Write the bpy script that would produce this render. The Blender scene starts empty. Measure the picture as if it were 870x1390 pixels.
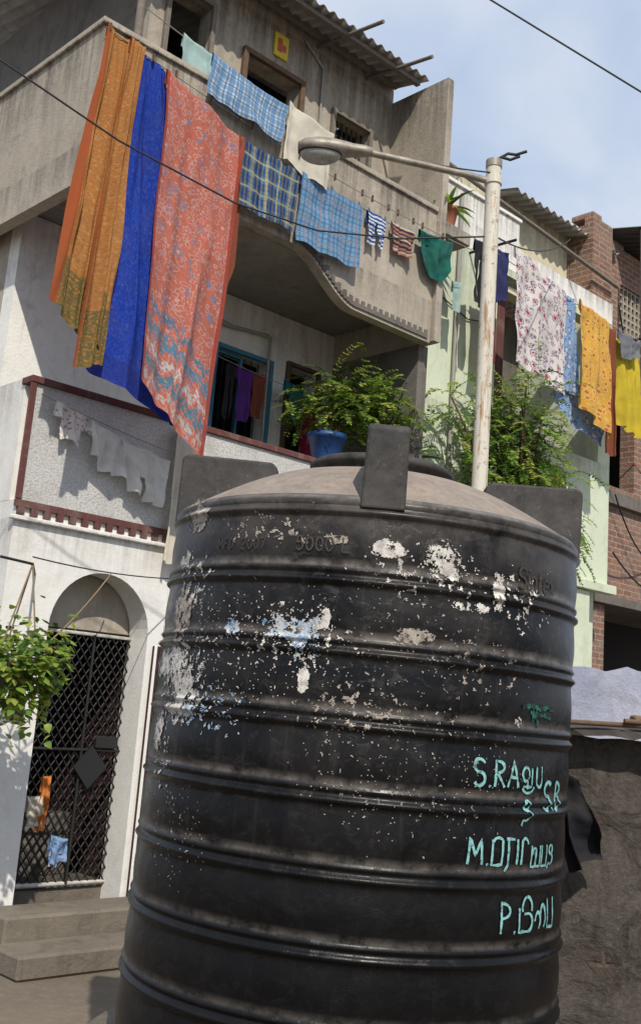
import bpy, bmesh, math, random
from mathutils import Vector, Matrix, noise
random.seed(7)
PI=math.pi
sc=bpy.context.scene
COL=bpy.context.collection

# ------------------------------------------------------------------ node helpers
class G:
    def __init__(s,name):
        s.m=bpy.data.materials.new(name); s.m.use_nodes=True
        s.t=s.m.node_tree; s.t.nodes.clear()
        s.out=s.t.nodes.new('ShaderNodeOutputMaterial')
        s.bs=s.t.nodes.new('ShaderNodeBsdfPrincipled')
        s.t.links.new(s.bs.outputs[0],s.out.inputs[0])
    def n(s,typ,**kw):
        x=s.t.nodes.new(typ)
        for k,v in kw.items(): setattr(x,k,v)
        return x
    def put(s,sock,v):
        if hasattr(v,'is_output'): s.t.links.new(v,sock)
        elif v is not None:
            if isinstance(v,(tuple,list)) and len(v)==3 and sock.type=='RGBA': v=(*v,1)
            sock.default_value=v
    def math(s,op,a,b=0.0,c=None,clamp=False):
        x=s.n('ShaderNodeMath',operation=op,use_clamp=clamp)
        s.put(x.inputs[0],a); s.put(x.inputs[1],b)
        if c is not None: s.put(x.inputs[2],c)
        return x.outputs[0]
    def mix(s,f,a,b,mode='MIX'):
        x=s.n('ShaderNodeMix',data_type='RGBA',blend_type=mode,clamp_factor=True)
        s.put(x.inputs[0],f); s.put(x.inputs[6],a); s.put(x.inputs[7],b)
        return x.outputs[2]
    def obj(s): return s.n('ShaderNodeTexCoord').outputs['Object']
    def uv(s,name): return s.n('ShaderNodeUVMap',uv_map=name).outputs[0]
    def map(s,v,scale=(1,1,1),loc=(0,0,0),rot=(0,0,0)):
        x=s.n('ShaderNodeMapping'); s.put(x.inputs[0],v); x.inputs[1].default_value=loc; x.inputs[2].default_value=rot; x.inputs[3].default_value=scale
        return x.outputs[0]
    def noise(s,v,scale,detail=5,rough=.6,dist=0):
        x=s.n('ShaderNodeTexNoise'); s.put(x.inputs['Vector'],v)
        x.inputs['Scale'].default_value=scale; x.inputs['Detail'].default_value=detail; x.inputs['Roughness'].default_value=rough; x.inputs['Distortion'].default_value=dist
        return x.outputs['Fac']
    def vor(s,v,scale,feature='F1',out='Distance',rnd=1):
        x=s.n('ShaderNodeTexVoronoi',feature=feature); s.put(x.inputs['Vector'],v); x.inputs['Scale'].default_value=scale; x.inputs['Randomness'].default_value=rnd
        return x.outputs[out]
    def ramp(s,v,lo,hi,a=0.,b=1.):
        x=s.n('ShaderNodeMapRange'); s.put(x.inputs[0],v); x.inputs[1].default_value=lo; x.inputs[2].default_value=hi; x.inputs[3].default_value=a; x.inputs[4].default_value=b
        return x.outputs[0]
    def sep(s,v):
        x=s.n('ShaderNodeSeparateXYZ'); s.put(x.inputs[0],v); return x.outputs
    def comb(s,a,b,c=0.):
        x=s.n('ShaderNodeCombineXYZ'); s.put(x.inputs[0],a); s.put(x.inputs[1],b); s.put(x.inputs[2],c); return x.outputs[0]
    def bump(s,h,strength=.3,dist=.02):
        x=s.n('ShaderNodeBump'); s.put(x.inputs['Height'],h); x.inputs['Strength'].default_value=strength; x.inputs['Distance'].default_value=dist
        s.t.links.new(x.outputs[0],s.bs.inputs['Normal'])
    def fin(s,col,rough=.8,spec=.3,metal=0.,trans=0.):
        s.put(s.bs.inputs['Base Color'],col); s.put(s.bs.inputs['Roughness'],rough)
        s.put(s.bs.inputs['Metallic'],metal); s.bs.inputs['Specular IOR Level'].default_value=spec
        if trans>0:
            tr=s.n('ShaderNodeBsdfTranslucent'); s.put(tr.inputs[0],col)
            mx=s.n('ShaderNodeMixShader'); mx.inputs[0].default_value=trans
            s.t.links.new(s.bs.outputs[0],mx.inputs[1]); s.t.links.new(tr.outputs[0],mx.inputs[2]); s.t.links.new(mx.outputs[0],s.out.inputs[0])
        return s.m

def grimy(name,base,dark,dirt,streak=.5,blotch=.5,bump=.3,bscale=60,rough=.85,lo=.5,hi=.72,runs=()):
    g=G(name); o=g.obj(); sz=g.sep(o)[2]
    big=g.noise(o,1.1,8,.68,.4)
    fine=g.noise(o,16,7,.75)
    st=g.noise(g.map(o,(3.2,3.2,.5)),1.5,8,.72,.3)
    patch=g.noise(g.map(o,(1,1,1),(4,2,7)),2.6,8,.72,.6)
    c=g.mix(g.math('MULTIPLY',g.ramp(big,.38,.66),blotch),base,dark)
    c=g.mix(g.math('MULTIPLY',g.ramp(st,lo,hi),streak*.75),c,dirt)
    c=g.mix(g.math('MULTIPLY',g.ramp(patch,.52,.64),streak*.5),c,dirt)
    c=g.mix(g.math('MULTIPLY',g.ramp(fine,.38,.72),.42),c,dark)
    chips=g.ramp(g.noise(o,9,9,.8),.63,.66)
    c=g.mix(g.math('MULTIPLY',chips,.75*streak),c,dirt)
    if runs:
        rn=g.noise(g.map(o,(6,6,.25),(2,5,1)),1.6,7,.75,.2)
        for (ztop,ln,amt) in runs:
            m=g.math('MULTIPLY',g.ramp(sz,ztop-ln,ztop,0,1),g.ramp(sz,ztop,ztop+.02,1,0))
            m=g.math('MULTIPLY',m,g.math('ADD',g.ramp(rn,.42,.62),g.math('MULTIPLY',g.ramp(fine,.45,.65),.35)))
            c=g.mix(g.math('MULTIPLY',m,amt),c,tuple(x*.6 for x in dirt))
    g.bump(g.math('ADD',g.noise(o,bscale,7,.75),g.math('MULTIPLY',patch,1.2)),bump,.025)
    return g.fin(c,rough,.25)

def plain(name,col,rough=.6,metal=0.,var=.25,spec=.4,scale=20,trans=0.):
    g=G(name); o=g.obj()
    d=tuple(x*.45 for x in col)
    c=g.mix(g.math('MULTIPLY',g.ramp(g.noise(o,scale,6,.7),.35,.75),var*1.5),col,d)
    g.bump(g.noise(o,scale*4,4,.6),.1,.005)
    return g.fin(c,rough,spec,metal,trans)

M={}
M['concrete']=grimy('aged_concrete',(.46,.405,.33),(.31,.27,.215),(.14,.12,.095),.66,.6,.4,42,runs=((7.53,.75,.75),(6.45,.35,.5),(9.62,1.0,.6),(9.22,1.2,.6)))
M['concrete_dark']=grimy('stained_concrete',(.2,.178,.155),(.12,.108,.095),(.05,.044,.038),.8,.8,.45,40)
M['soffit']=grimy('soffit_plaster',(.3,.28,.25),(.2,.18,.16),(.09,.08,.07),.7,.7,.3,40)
M['white']=grimy('limewash_white',(.80,.78,.74),(.66,.64,.59),(.36,.32,.27),.42,.4,.28,50,lo=.55,hi=.78,runs=((3.30,.5,.45),(8.4,.6,.7),(8.02,.3,.6),(4.5,.6,.4)))
M['white_stained']=grimy('limewash_stained',(.86,.85,.80),(.72,.7,.64),(.24,.2,.17),.7,.5,.38,35,lo=.55,hi=.72,runs=((6.36,.9,.3),))
M['green']=grimy('pale_green_paint',(.63,.68,.52),(.5,.55,.41),(.24,.24,.17),.5,.5,.2,40,lo=.53,hi=.76,runs=((7.7,1.2,.6),(5.6,.5,.45)))
M['cream']=grimy('cream_paint',(.66,.61,.43),(.52,.47,.34),(.27,.23,.15),.5,.5,.15,40,runs=((9.4,.7,.7),))
M['maroon']=grimy('maroon_paint',(.13,.05,.045),(.095,.038,.035),(.3,.24,.2),.65,.5,.2,40)
M['maroon_dark']=grimy('dark_maroon_paint',(.05,.022,.022),(.03,.015,.015),(.12,.08,.07),.4,.5,.1,40)
M['lavender']=grimy('lavender_limewash',(.52,.53,.6),(.3,.32,.42),(.2,.19,.19),.8,1.,.6,22)
M['wood']=plain('weathered_wood',(.14,.085,.05),.8,0,.5)
M['greywood']=plain('grey_wood',(.2,.17,.14),.85,0,.5)
M['teal_frame']=plain('blue_window_paint',(.05,.2,.3),.5)
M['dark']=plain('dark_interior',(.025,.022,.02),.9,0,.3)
M['black_metal']=plain('black_iron',(.02,.02,.02),.5,0,.3)
M['white_metal']=plain('white_iron',(.55,.52,.47),.5,0,.6)
M['rope']=plain('rope_fibre',(.25,.18,.1),.9)
M['cable']=plain('black_cable',(.02,.02,.022),.6)
M['line']=plain('clothesline_cord',(.3,.28,.25),.8)
M['pipe']=plain('grey_pipe',(.33,.31,.28),.6)
M['step']=grimy('step_cement',(.21,.18,.14),(.14,.12,.095),(.065,.056,.045),.75,.8,.6,25)
M['lampgrey']=plain('lamp_aluminium',(.36,.32,.26),.5,.3,.8,scale=9)
M['lens']=plain('lamp_lens',(.40,.40,.36),.25,0,.6)
M['bluepot']=plain('blue_plastic',(.02,.07,.22),.45,0,.5)
M['terracotta']=plain('terracotta',(.35,.13,.07),.8)
M['yellowpic']=plain('yellow_print',(.7,.52,.05),.5)
M['redpic']=plain('red_print',(.5,.1,.08),.5)

g=G('brown_plaster'); o=g.obj(); s=g.sep(o)
b=g.n('ShaderNodeTexBrick'); g.put(b.inputs['Vector'],g.comb(s[0],s[2])); b.inputs['Scale'].default_value=1; b.inputs['Brick Width'].default_value=.25; b.inputs['Row Height'].default_value=.11
b.inputs['Mortar Size'].default_value=.018; b.inputs['Mortar Smooth'].default_value=.8; b.inputs['Color1'].default_value=(.13,.09,.068,1); b.inputs['Color2'].default_value=(.085,.065,.054,1); b.inputs['Mortar'].default_value=(.13,.115,.1,1)
pl=g.noise(o,2.4,9,.75,.9); msk=g.ramp(pl,.38,.50)
c=g.mix(msk,b.outputs[0],g.mix(g.ramp(g.noise(o,6,9,.8),.38,.66),(.15,.13,.113),(.08,.069,.06)))
c=g.mix(g.ramp(g.noise(g.map(o,(4,4,.5)),1.5,8,.75),.5,.7,0,.7),c,(.035,.03,.027)); c=g.mix(g.ramp(g.noise(o,30,6,.75),.5,.68,0,.5),c,(.22,.19,.165))
hgt=g.math('ADD',g.math('MULTIPLY',msk,.8),g.math('ADD',g.math('MULTIPLY',b.outputs[1],g.math('MULTIPLY',g.math('SUBTRACT',1.,msk),-.7)),g.math('MULTIPLY',g.noise(o,11,9,.8),1.5)))
g.bump(hgt,.9,.035); M['plaster_brown']=g.fin(c,.92,.2)

g=G('roughcast_plaster'); o=g.obj()
r1=g.noise(o,48,8,.8); r2=g.noise(o,2.2,7,.7,.5)
c=g.mix(g.ramp(r1,.36,.56),(.48,.46,.43),(.84,.83,.80)); c=g.mix(g.math('MULTIPLY',g.ramp(r2,.5,.72),.5),c,(.38,.34,.3))
g.bump(r1,.85,.04); M['rough']=g.fin(c,.9,.2)
g=G('old_brick'); o=g.obj(); s=g.sep(o); v=g.comb(g.math('ADD',s[0],s[1]),s[2])
b=g.n('ShaderNodeTexBrick'); g.put(b.inputs['Vector'],v); b.inputs['Scale'].default_value=1; b.inputs['Brick Width'].default_value=.23; b.inputs['Row Height'].default_value=.085
b.inputs['Mortar Size'].default_value=.012; b.inputs['Color1'].default_value=(.33,.15,.095,1); b.inputs['Color2'].default_value=(.2,.1,.07,1); b.inputs['Mortar'].default_value=(.33,.28,.23,1)
c=g.mix(g.math('MULTIPLY',g.ramp(g.noise(o,1.5,8,.75),.42,.66),.75),b.outputs[0],(.27,.22,.18))
c=g.mix(g.math('MULTIPLY',g.ramp(g.noise(o,12,6,.7),.45,.75),.6),c,(.1,.06,.045))
g.bump(g.math('ADD',g.math('MULTIPLY',b.outputs[1],-1),g.noise(o,40,5,.6)),.7,.025); M['brick']=g.fin(c,.9,.2)
g=G('packed_earth'); o=g.obj()
c=g.mix(g.ramp(g.noise(o,.5,8,.7),.35,.7),(.2,.16,.12),(.13,.11,.085)); c=g.mix(g.math('MULTIPLY',g.ramp(g.noise(o,14,7,.75),.5,.7),.5),c,(.27,.23,.18))
g.bump(g.noise(o,20,8,.7),.6,.03); M['earth']=g.fin(c,.95,.2)
def corr(name,a,b):
    g=G(name); o=g.obj(); c=g.mix(g.ramp(g.noise(g.map(o,(1,1,1)),3,7,.7),.35,.7),a,b); g.bump(g.noise(o,50,4,.6),.2,.01); return g.fin(c,.8,.3)
M['asbestos']=corr('asbestos_sheet',(.36,.34,.31),(.18,.17,.155))
M['asbestos_dark']=corr('asbestos_sheet_dark',(.09,.08,.075),(.05,.045,.04))
g=G('pole_paint_rust'); o=g.obj()
c=g.mix(g.ramp(g.noise(g.map(o,(7,7,.7)),2.5,8,.75),.55,.63),(.60,.56,.47),(.34,.2,.11)); c=g.mix(g.math('MULTIPLY',g.ramp(g.noise(o,16,7,.75),.58,.62),.8),c,(.2,.11,.06))
c=g.mix(g.ramp(g.noise(g.map(o,(9,9,1)),3,8,.8),.5,.7,0,.5),c,(.3,.27,.22))
g.bump(g.noise(o,50,5,.6),.3,.005); M['pole']=g.fin(c,.6,.4)

def tankmat(name,kind='body'):
    g=G(name); o=g.obj(); s=g.sep(o)
    ang=g.math('ARCTAN2',s[0],g.math('MULTIPLY',s[1],-1))
    v=g.comb(g.math('MULTIPLY',ang,.95),s[2])
    if kind=='dome':
        c=g.mix(g.ramp(g.noise(o,2.6,8,.72,.5),.3,.7),(.33,.27,.22),(.2,.168,.142))
        c=g.mix(g.math('MULTIPLY',g.ramp(g.noise(o,20,8,.75),.45,.68),.45),c,(.09,.078,.07))
        sp=g.ramp(g.noise(o,60,6,.8),.62,.66); c=g.mix(g.math('MULTIPLY',sp,.5),c,(.45,.41,.36))
        g.bump(g.noise(o,60,4,.6),.15,.01)
        return g.fin(c,.85,.25)
    if kind=='lug':
        n1=g.noise(o,5,8,.75,.3)
        c=g.mix(g.ramp(n1,.36,.68,0,.85),(.022,.021,.021),(.085,.077,.07))
        c=g.mix(g.ramp(g.noise(o,35,8,.8),.58,.66,0,.5),c,(.2,.18,.16))
        g.bump(g.noise(o,25,5,.6),.15,.01); return g.fin(c,.62,.25)
    dust=g.noise(v,1.5,9,.74,.6)
    dustf=g.ramp(dust,.44,.68)
    scuff=g.ramp(g.noise(g.map(v,(1.4,2.0,1)),8,10,.8,.5),.53,.66)
    drip=g.noise(g.map(v,(11,.9,1)),1.5,8,.75)
    up=g.ramp(s[2],.9,2.2)
    base=(.003,.0029,.0034)
    c=g.mix(g.math('MULTIPLY',dustf,g.ramp(s[2],.6,2.2,.06,.65)),base,(.055,.049,.044))
    c=g.mix(g.math('MULTIPLY',scuff,g.ramp(s[2],.7,2.2,.03,.42)),c,(.12,.107,.096))
    c=g.mix(g.math('MULTIPLY',g.ramp(drip,.56,.72),g.ramp(s[2],.5,2.2,.05,.28)),c,(.13,.115,.1))
    topd=g.math('MULTIPLY',g.ramp(s[2],2.0,2.26),g.ramp(g.noise(v,6,8,.75),.35,.62)); c=g.mix(g.math('MULTIPLY',topd,.55),c,(.13,.112,.098))
    rib=g.math('FRACT',g.math('DIVIDE',g.math('SUBTRACT',s[2],.015),.275))
    settle=g.math('MULTIPLY',g.ramp(rib,.22,.32,1,0),g.ramp(rib,.17,.22,0,1))
    c=g.mix(g.math('MULTIPLY',settle,g.math('MULTIPLY',g.ramp(g.noise(v,9,7,.75),.36,.58),g.ramp(s[2],.4,2.2,.28,.85))),c,(.2,.175,.155))
    fl=g.ramp(g.noise(g.map(v,(1.2,1,1)),30,8,.8),.63,.645)
    reg=g.ramp(g.noise(v,2.4,4,.6),.46,.56)
    left=g.ramp(ang,-1.3,.7,1.,.5)
    m=g.math('MULTIPLY',g.math('MULTIPLY',fl,reg),g.math('MULTIPLY',up,left))
    scr=g.ramp(g.noise(g.map(v,(2,22,1),(0,0,0),(0,0,.5)),5,6,.8,.2),.68,.7); m=g.math('MAXIMUM',m,g.math('MULTIPLY',scr,g.ramp(s[2],.6,2.2,.1,.4)))
    pc=g.mix(g.ramp(g.noise(v,30,5,.7),.4,.6),(.5,.47,.43),(.24,.22,.2))
    c=g.mix(g.math('MULTIPLY',m,.8),c,pc)
    rough=g.math('ADD',g.ramp(dust,.35,.7,.2,.5),g.math('MULTIPLY',m,.3))
    g.bump(g.math('ADD',g.math('MULTIPLY',scuff,.2),g.noise(v,3.5,6,.65)),.28,.014)
    return g.fin(c,rough,.24)
M['tank']=tankmat('black_polythene'); M['dome']=tankmat('dusty_polythene','dome'); M['lug']=tankmat('lug_polythene','lug')
def paper(name,a,b,rough=.85):
    g=G(name); o=g.obj()
    c=g.mix(g.ramp(g.noise(o,28,8,.78),.45,.6),a,b); g.bump(g.noise(o,70,5,.7),.3,.004); return g.fin(c,rough,.2)
M['paper']=paper('torn_paper',(.62,.59,.54),(.33,.3,.28))
M['paper_blue']=paper('torn_paper_blue',(.5,.52,.53),(.08,.2,.36))
M['paper_brown']=paper('torn_paper_brown',(.38,.33,.28),(.17,.15,.13))
g=G('cyan_brush_paint'); o=g.obj(); c=g.mix(g.ramp(g.noise(o,55,7,.8),.5,.6),(.22,.46,.45),(.05,.1,.105)); M['cyan']=g.fin(c,.7,.3)
g=G('green_brush_paint'); o=g.obj(); c=g.mix(g.ramp(g.noise(o,45,6,.75),.42,.55),(.02,.12,.09),(.008,.014,.014)); M['teal']=g.fin(c,.7,.3)
M['emboss']=plain('embossed_letters_dusty',(.06,.053,.047),.7,0,.9,scale=60)

def leafmat(name,col):
    g=G(name); o=g.obj(); c=g.mix(g.ramp(g.noise(o,9,3,.5),.3,.7),col,tuple(x*.65 for x in col)); return g.fin(c,.45,.4,0,.45)
LEAF=[leafmat('leaf_light',(.31,.44,.07)),leafmat('leaf_mid',(.17,.30,.05)),leafmat('leaf_dark',(.055,.12,.022)),leafmat('leaf_yellow',(.48,.5,.1))]

def fab(name,fn,trans=.22,rough=.85):
    g=G(name); u=g.uv('UVMap'); st=g.sep(g.uv('ST')); 
    c=fn(g,u,st)
    c=g.mix(g.math('MULTIPLY',g.ramp(g.noise(u,3.2,6,.65,.5),.42,.7),.2),c,(.12,.1,.08))
    g.bump(g.math('ADD',g.math('MULTIPLY',g.noise(u,160,3,.5),.12),g.noise(g.map(u,(1,.6,1)),7,5,.6,.8)),.4,.025)
    M[name]=g.fin(c,rough,.15,0,trans); return M[name]
def stripe(g,x,freq,duty,off=0.):
    fr=g.math('FRACT',g.math('ADD',g.math('MULTIPLY',x,freq),off)); return g.math('LESS_THAN',fr,duty)
def solid(col,var=.3):
    def f(g,u,st): return g.mix(g.math('MULTIPLY',g.ramp(g.noise(u,5,5,.6),.3,.7),var),col,tuple(x*.6 for x in col))
    return f
def plaid(base,s1,s2,f1,f2,d1=.35,d2=.12):
    def f(g,u,st):
        x,y,_=g.sep(u)
        c=g.mix(g.math('MULTIPLY',stripe(g,x,f1,d1),.75),base,s1)
        c=g.mix(g.math('MULTIPLY',stripe(g,y,f1,d1),.6),c,s1)
        c=g.mix(g.math('MULTIPLY',stripe(g,x,f2,d2,.3),.6),c,s2)
        c=g.mix(g.math('MULTIPLY',stripe(g,y,f2,d2,.3),.6),c,s2)
        c=g.mix(g.math('MULTIPLY',stripe(g,x,f1*3.3,.25,.1),.3),c,s2)
        c=g.mix(g.math('MULTIPLY',stripe(g,y,f1*3.3,.25,.1),.3),c,s1)
        return c
    return f
def f_orange(g,u,st):
    v=g.map(u,(1,1,1))
    p=g.math('LESS_THAN',g.vor(v,26),.3); p2=g.ramp(g.noise(v,60,4,.7),.48,.55)
    c=g.mix(g.math('MULTIPLY',p2,.6),(.47,.21,.065),(.32,.12,.03)); c=g.mix(g.math('MULTIPLY',p,.5),c,(.55,.31,.13))
    hem=g.math('GREATER_THAN',st[1],.84); c=g.mix(g.math('MULTIPLY',hem,g.ramp(g.noise(v,45,5,.7),.42,.5)),c,(.15,.13,.045))
    edge=g.math('LESS_THAN',st[0],.1); c=g.mix(edge,c,(.36,.09,.03))
    return c
fab('sari_orange',f_orange,.3)
def f_blue(g,u,st):
    p=g.ramp(g.noise(g.map(u,(1,1,1)),32,5,.75,1.5),.5,.56); v=g.math('LESS_THAN',g.vor(u,14),.22)
    c=g.mix(g.math('MULTIPLY',p,.55),(.012,.04,.34),(.045,.12,.5)); c=g.mix(g.math('MULTIPLY',v,.4),c,(.09,.1,.35))
    hem=g.math('GREATER_THAN',st[1],.93); return g.mix(g.math('MULTIPLY',hem,.5),c,(.02,.03,.2))
fab('sari_blue',f_blue,.3)
def f_red(g,u,st):
    base=(.55,.165,.115); w=g.n('ShaderNodeTexNoise'); g.put(w.inputs['Vector'],u); w.inputs['Scale'].default_value=9; w.inputs['Detail'].default_value=2
    va=g.n('ShaderNodeVectorMath',operation='MULTIPLY_ADD'); g.put(va.inputs[0],w.outputs['Color']); va.inputs[1].default_value=(.06,.06,0); g.put(va.inputs[2],u)
    uu=va.outputs[0]
    d=g.vor(uu,7.2,rnd=.7); petals=g.math('MULTIPLY',g.math('GREATER_THAN',d,.20),g.math('LESS_THAN',d,.32))
    scal=g.math('GREATER_THAN',g.noise(u,34,2,.5),.44); petals=g.math('MULTIPLY',petals,scal)
    core=g.math('LESS_THAN',d,.11)
    d2=g.vor(uu,20); vine=g.math('MULTIPLY',g.math('GREATER_THAN',d2,.38),g.math('LESS_THAN',d2,.50))
    sp=g.ramp(g.noise(u,55,4,.7,1),.55,.6)
    c=g.mix(g.math('MULTIPLY',vine,.7),base,(.56,.44,.42)); c=g.mix(g.math('MULTIPLY',sp,.5),c,(.30,.06,.05)); c=g.mix(g.math('MULTIPLY',petals,.9),c,(.2,.23,.36)); c=g.mix(g.math('MULTIPLY',core,.85),c,(.62,.45,.3))
    yy=g.math('ADD',st[1],g.math('MULTIPLY',g.math('SUBTRACT',g.noise(g.map(u,(6,1,1)),2.5,3,.6),.5),.12))
    for lo,hi,col in ((.74,.765,(.1,.2,.3)),(.79,.83,(.10,.24,.34)),(.86,.885,(.55,.53,.52)),(.9,.94,(.08,.22,.3)),(.955,.975,(.5,.45,.4))):
        m=g.math('MULTIPLY',g.math('GREATER_THAN',yy,lo),g.math('LESS_THAN',yy,hi)); m=g.math('MULTIPLY',m,g.ramp(g.noise(u,30,4,.6),.42,.5))
        c=g.mix(m,c,col)
    e=g.math('MAXIMUM',g.math('GREATER_THAN',st[0],.95),g.math('LESS_THAN',st[0],.03)); c=g.mix(g.math('MULTIPLY',e,.85),c,(.34,.05,.03))
    return c
fab('sari_coral',f_red,.3)
fab('plaid_blue_yellow',plaid((.06,.17,.35),(.02,.045,.13),(.5,.42,.14),6,6,.5,.14))
fab('check_blue',plaid((.16,.36,.54),(.04,.13,.30),(.42,.3,.28),18,6,.35,.1))
fab('plaid_blue_white',plaid((.5,.6,.66),(.12,.25,.45),(.04,.1,.22),9,9,.45,.15))
def f_bw(g,u,st):
    x,y,_=g.sep(u); return g.mix(stripe(g,y,22,.5),(.65,.68,.7),(.03,.08,.3))
fab('stripe_blue_white',f_bw)
def f_dk(g,u,st):
    x,y,_=g.sep(u); c=g.mix(stripe(g,y,20,.5),(.03,.03,.06),(.4,.18,.12)); return g.mix(stripe(g,y,7,.15),c,(.5,.42,.35))
fab('stripe_dark',f_dk)
def floral(base,a,b,sc1=9,sz=.3):
    def f(g,u,st):
        d=g.vor(u,sc1,rnd=.5); m=g.math('LESS_THAN',g.math('ADD',d,g.math('MULTIPLY',g.noise(u,40,3,.6),.25)),sz+.12); ring=g.math('MULTIPLY',g.math('GREATER_THAN',d,.30),g.math('LESS_THAN',g.math('ADD',d,g.math('MULTIPLY',g.noise(u,50,3,.6),.3)),.6))
        d2=g.vor(g.map(u,(1,1,1),(.4,.3,0)),sc1*2.1); dots=g.math('LESS_THAN',d2,.24)
        c=g.mix(g.math('MULTIPLY',g.math('MULTIPLY',ring,g.ramp(g.noise(u,60,3,.6),.45,.5)),.85),base,b); c=g.mix(g.math('MULTIPLY',dots,.8),c,b); return g.mix(m,c,a)
    return f
fab('floral_white_red',floral((.68,.63,.6),(.4,.04,.07),(.12,.05,.17),8.5,.24))
fab('floral_blue',floral((.25,.38,.58),(.55,.55,.6),(.05,.1,.32),10))
fab('floral_yellow',floral((.64,.35,.06),(.45,.13,.05),(.7,.5,.18),13))
fab('cloth_white',solid((.78,.76,.72)))
fab('cloth_cream',solid((.68,.63,.52)))
fab('cloth_teal_pale',solid((.4,.55,.52)))
fab('cloth_pink',solid((.42,.2,.18)))
fab('cloth_green',solid((.012,.11,.09)),.1)
fab('cloth_teal',solid((.02,.2,.22)),.1)
fab('cloth_black',solid((.018,.018,.022)),.05)
fab('cloth_navy',solid((.025,.03,.1)),.05)
fab('cloth_maroon',solid((.16,.035,.03)),.1)
fab('cloth_rust',solid((.22,.065,.035)),.15)
fab('cloth_yellow',solid((.60,.46,.04)))
fab('cloth_grey',solid((.16,.17,.19)),.1)
fab('cloth_purple',solid((.1,.03,.2)),.1)
fab('cloth_magenta',solid((.36,.03,.1)),.1)
fab('cloth_orange',solid((.6,.2,.05)),.1)
def f_pp(g,u,st):
    return g.mix(g.math('LESS_THAN',g.vor(u,30),.33),(.76,.73,.7),(.55,.3,.28))
fab('cloth_white_print',f_pp)

# ------------------------------------------------------------------ mesh helpers
ANG=math.atan2(.6850,.7285)
FR_LOC=Vector((-5.377,5.719,0))
def empty(name,frame=True,loc=(0,0,0)):
    e=bpy.data.objects.new(name,None); COL.objects.link(e); e.empty_display_size=.2
    if frame: e.location=FR_LOC; e.rotation_euler=(0,0,ANG)
    else: e.location=loc
    return e
def mk(name,verts,faces,mat,parent=None,smooth=False,frame=False):
    me=bpy.data.meshes.new(name); me.from_pydata([tuple(v) for v in verts],[],faces); me.update()
    o=bpy.data.objects.new(name,me); COL.objects.link(o)
    mats=mat if isinstance(mat,list) else [mat]
    for m in mats: me.materials.append(M[m] if isinstance(m,str) else m)
    if smooth:
        for p in me.polygons: p.use_smooth=True
    if parent: o.parent=parent
    elif frame: o.location=FR_LOC; o.rotation_euler=(0,0,ANG)
    return o
def fixn(o):
    bm=bmesh.new(); bm.from_mesh(o.data); bmesh.ops.recalc_face_normals(bm,faces=bm.faces); bm.to_mesh(o.data); bm.free(); return o
def bevel(o,w=.01,seg=2):
    m=o.modifiers.new('b','BEVEL'); m.width=w; m.segments=seg; m.limit_method='ANGLE'; return o
def boxv(x0,x1,y0,y1,z0,z1):
    return [(x0,y0,z0),(x1,y0,z0),(x1,y1,z0),(x0,y1,z0),(x0,y0,z1),(x1,y0,z1),(x1,y1,z1),(x0,y1,z1)]
BF=[(0,3,2,1),(4,5,6,7),(0,1,5,4),(1,2,6,5),(2,3,7,6),(3,0,4,7)]
def box(name,x0,x1,y0,y1,z0,z1,mat,parent,bv=.006):
    o=mk(name,boxv(x0,x1,y0,y1,z0,z1),BF,mat,parent)
    if bv: bevel(o,bv,1)
    return o
def boxes(name,lst,mat,parent,bv=0):
    V=[];Fc=[]
    for b in lst:
        k=len(V); V+=boxv(*b); Fc+=[tuple(i+k for i in f) for f in BF]
    o=mk(name,V,Fc,mat,parent)
    if bv: bevel(o,bv,1)
    return o
def wall(name,u0,u1,z0,z1,y,th,holes,mat,parent,axis='u'):
    xs=sorted({u0,u1,*[h[0] for h in holes],*[h[1] for h in holes]}); zs=sorted({z0,z1,*[h[2] for h in holes],*[h[3] for h in holes]})
    xs=[x for x in xs if u0<=x<=u1]; zs=[z for z in zs if z0<=z<=z1]
    def solid_(i,j):
        if i<0 or j<0 or i>=len(xs)-1 or j>=len(zs)-1: return False
        cx=(xs[i]+xs[i+1])/2; cz=(zs[j]+zs[j+1])/2
        return not any(h[0]<cx<h[1] and h[2]<cz<h[3] for h in holes)
    V=[];Fc=[]
    def P(a,b,c): return (a,b,c) if axis=='u' else (b,a,c)
    def quad(*p): 
        k=len(V); V.extend(p); Fc.append((k,k+1,k+2,k+3))
    ya,yb=y,y+th
    for i in range(len(xs)-1):
        for j in range(len(zs)-1):
            if not solid_(i,j): continue
            a,b,c,d_=xs[i],xs[i+1],zs[j],zs[j+1]
            quad(P(a,ya,c),P(b,ya,c),P(b,ya,d_),P(a,ya,d_)); quad(P(b,yb,c),P(a,yb,c),P(a,yb,d_),P(b,yb,d_))
            if not solid_(i-1,j): quad(P(a,yb,c),P(a,ya,c),P(a,ya,d_),P(a,yb,d_))
            if not solid_(i+1,j): quad(P(b,ya,c),P(b,yb,c),P(b,yb,d_),P(b,ya,d_))
            if not solid_(i,j-1): quad(P(a,yb,c),P(b,yb,c),P(b,ya,c),P(a,ya,c))
            if not solid_(i,j+1): quad(P(a,ya,d_),P(b,ya,d_),P(b,yb,d_),P(a,yb,d_))
    o=mk(name,V,Fc,mat,parent)
    bm=bmesh.new(); bm.from_mesh(o.data); bmesh.ops.remove_doubles(bm,verts=bm.verts,dist=1e-5); bmesh.ops.recalc_face_normals(bm,faces=bm.faces); bm.to_mesh(o.data); bm.free()
    return o
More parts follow.
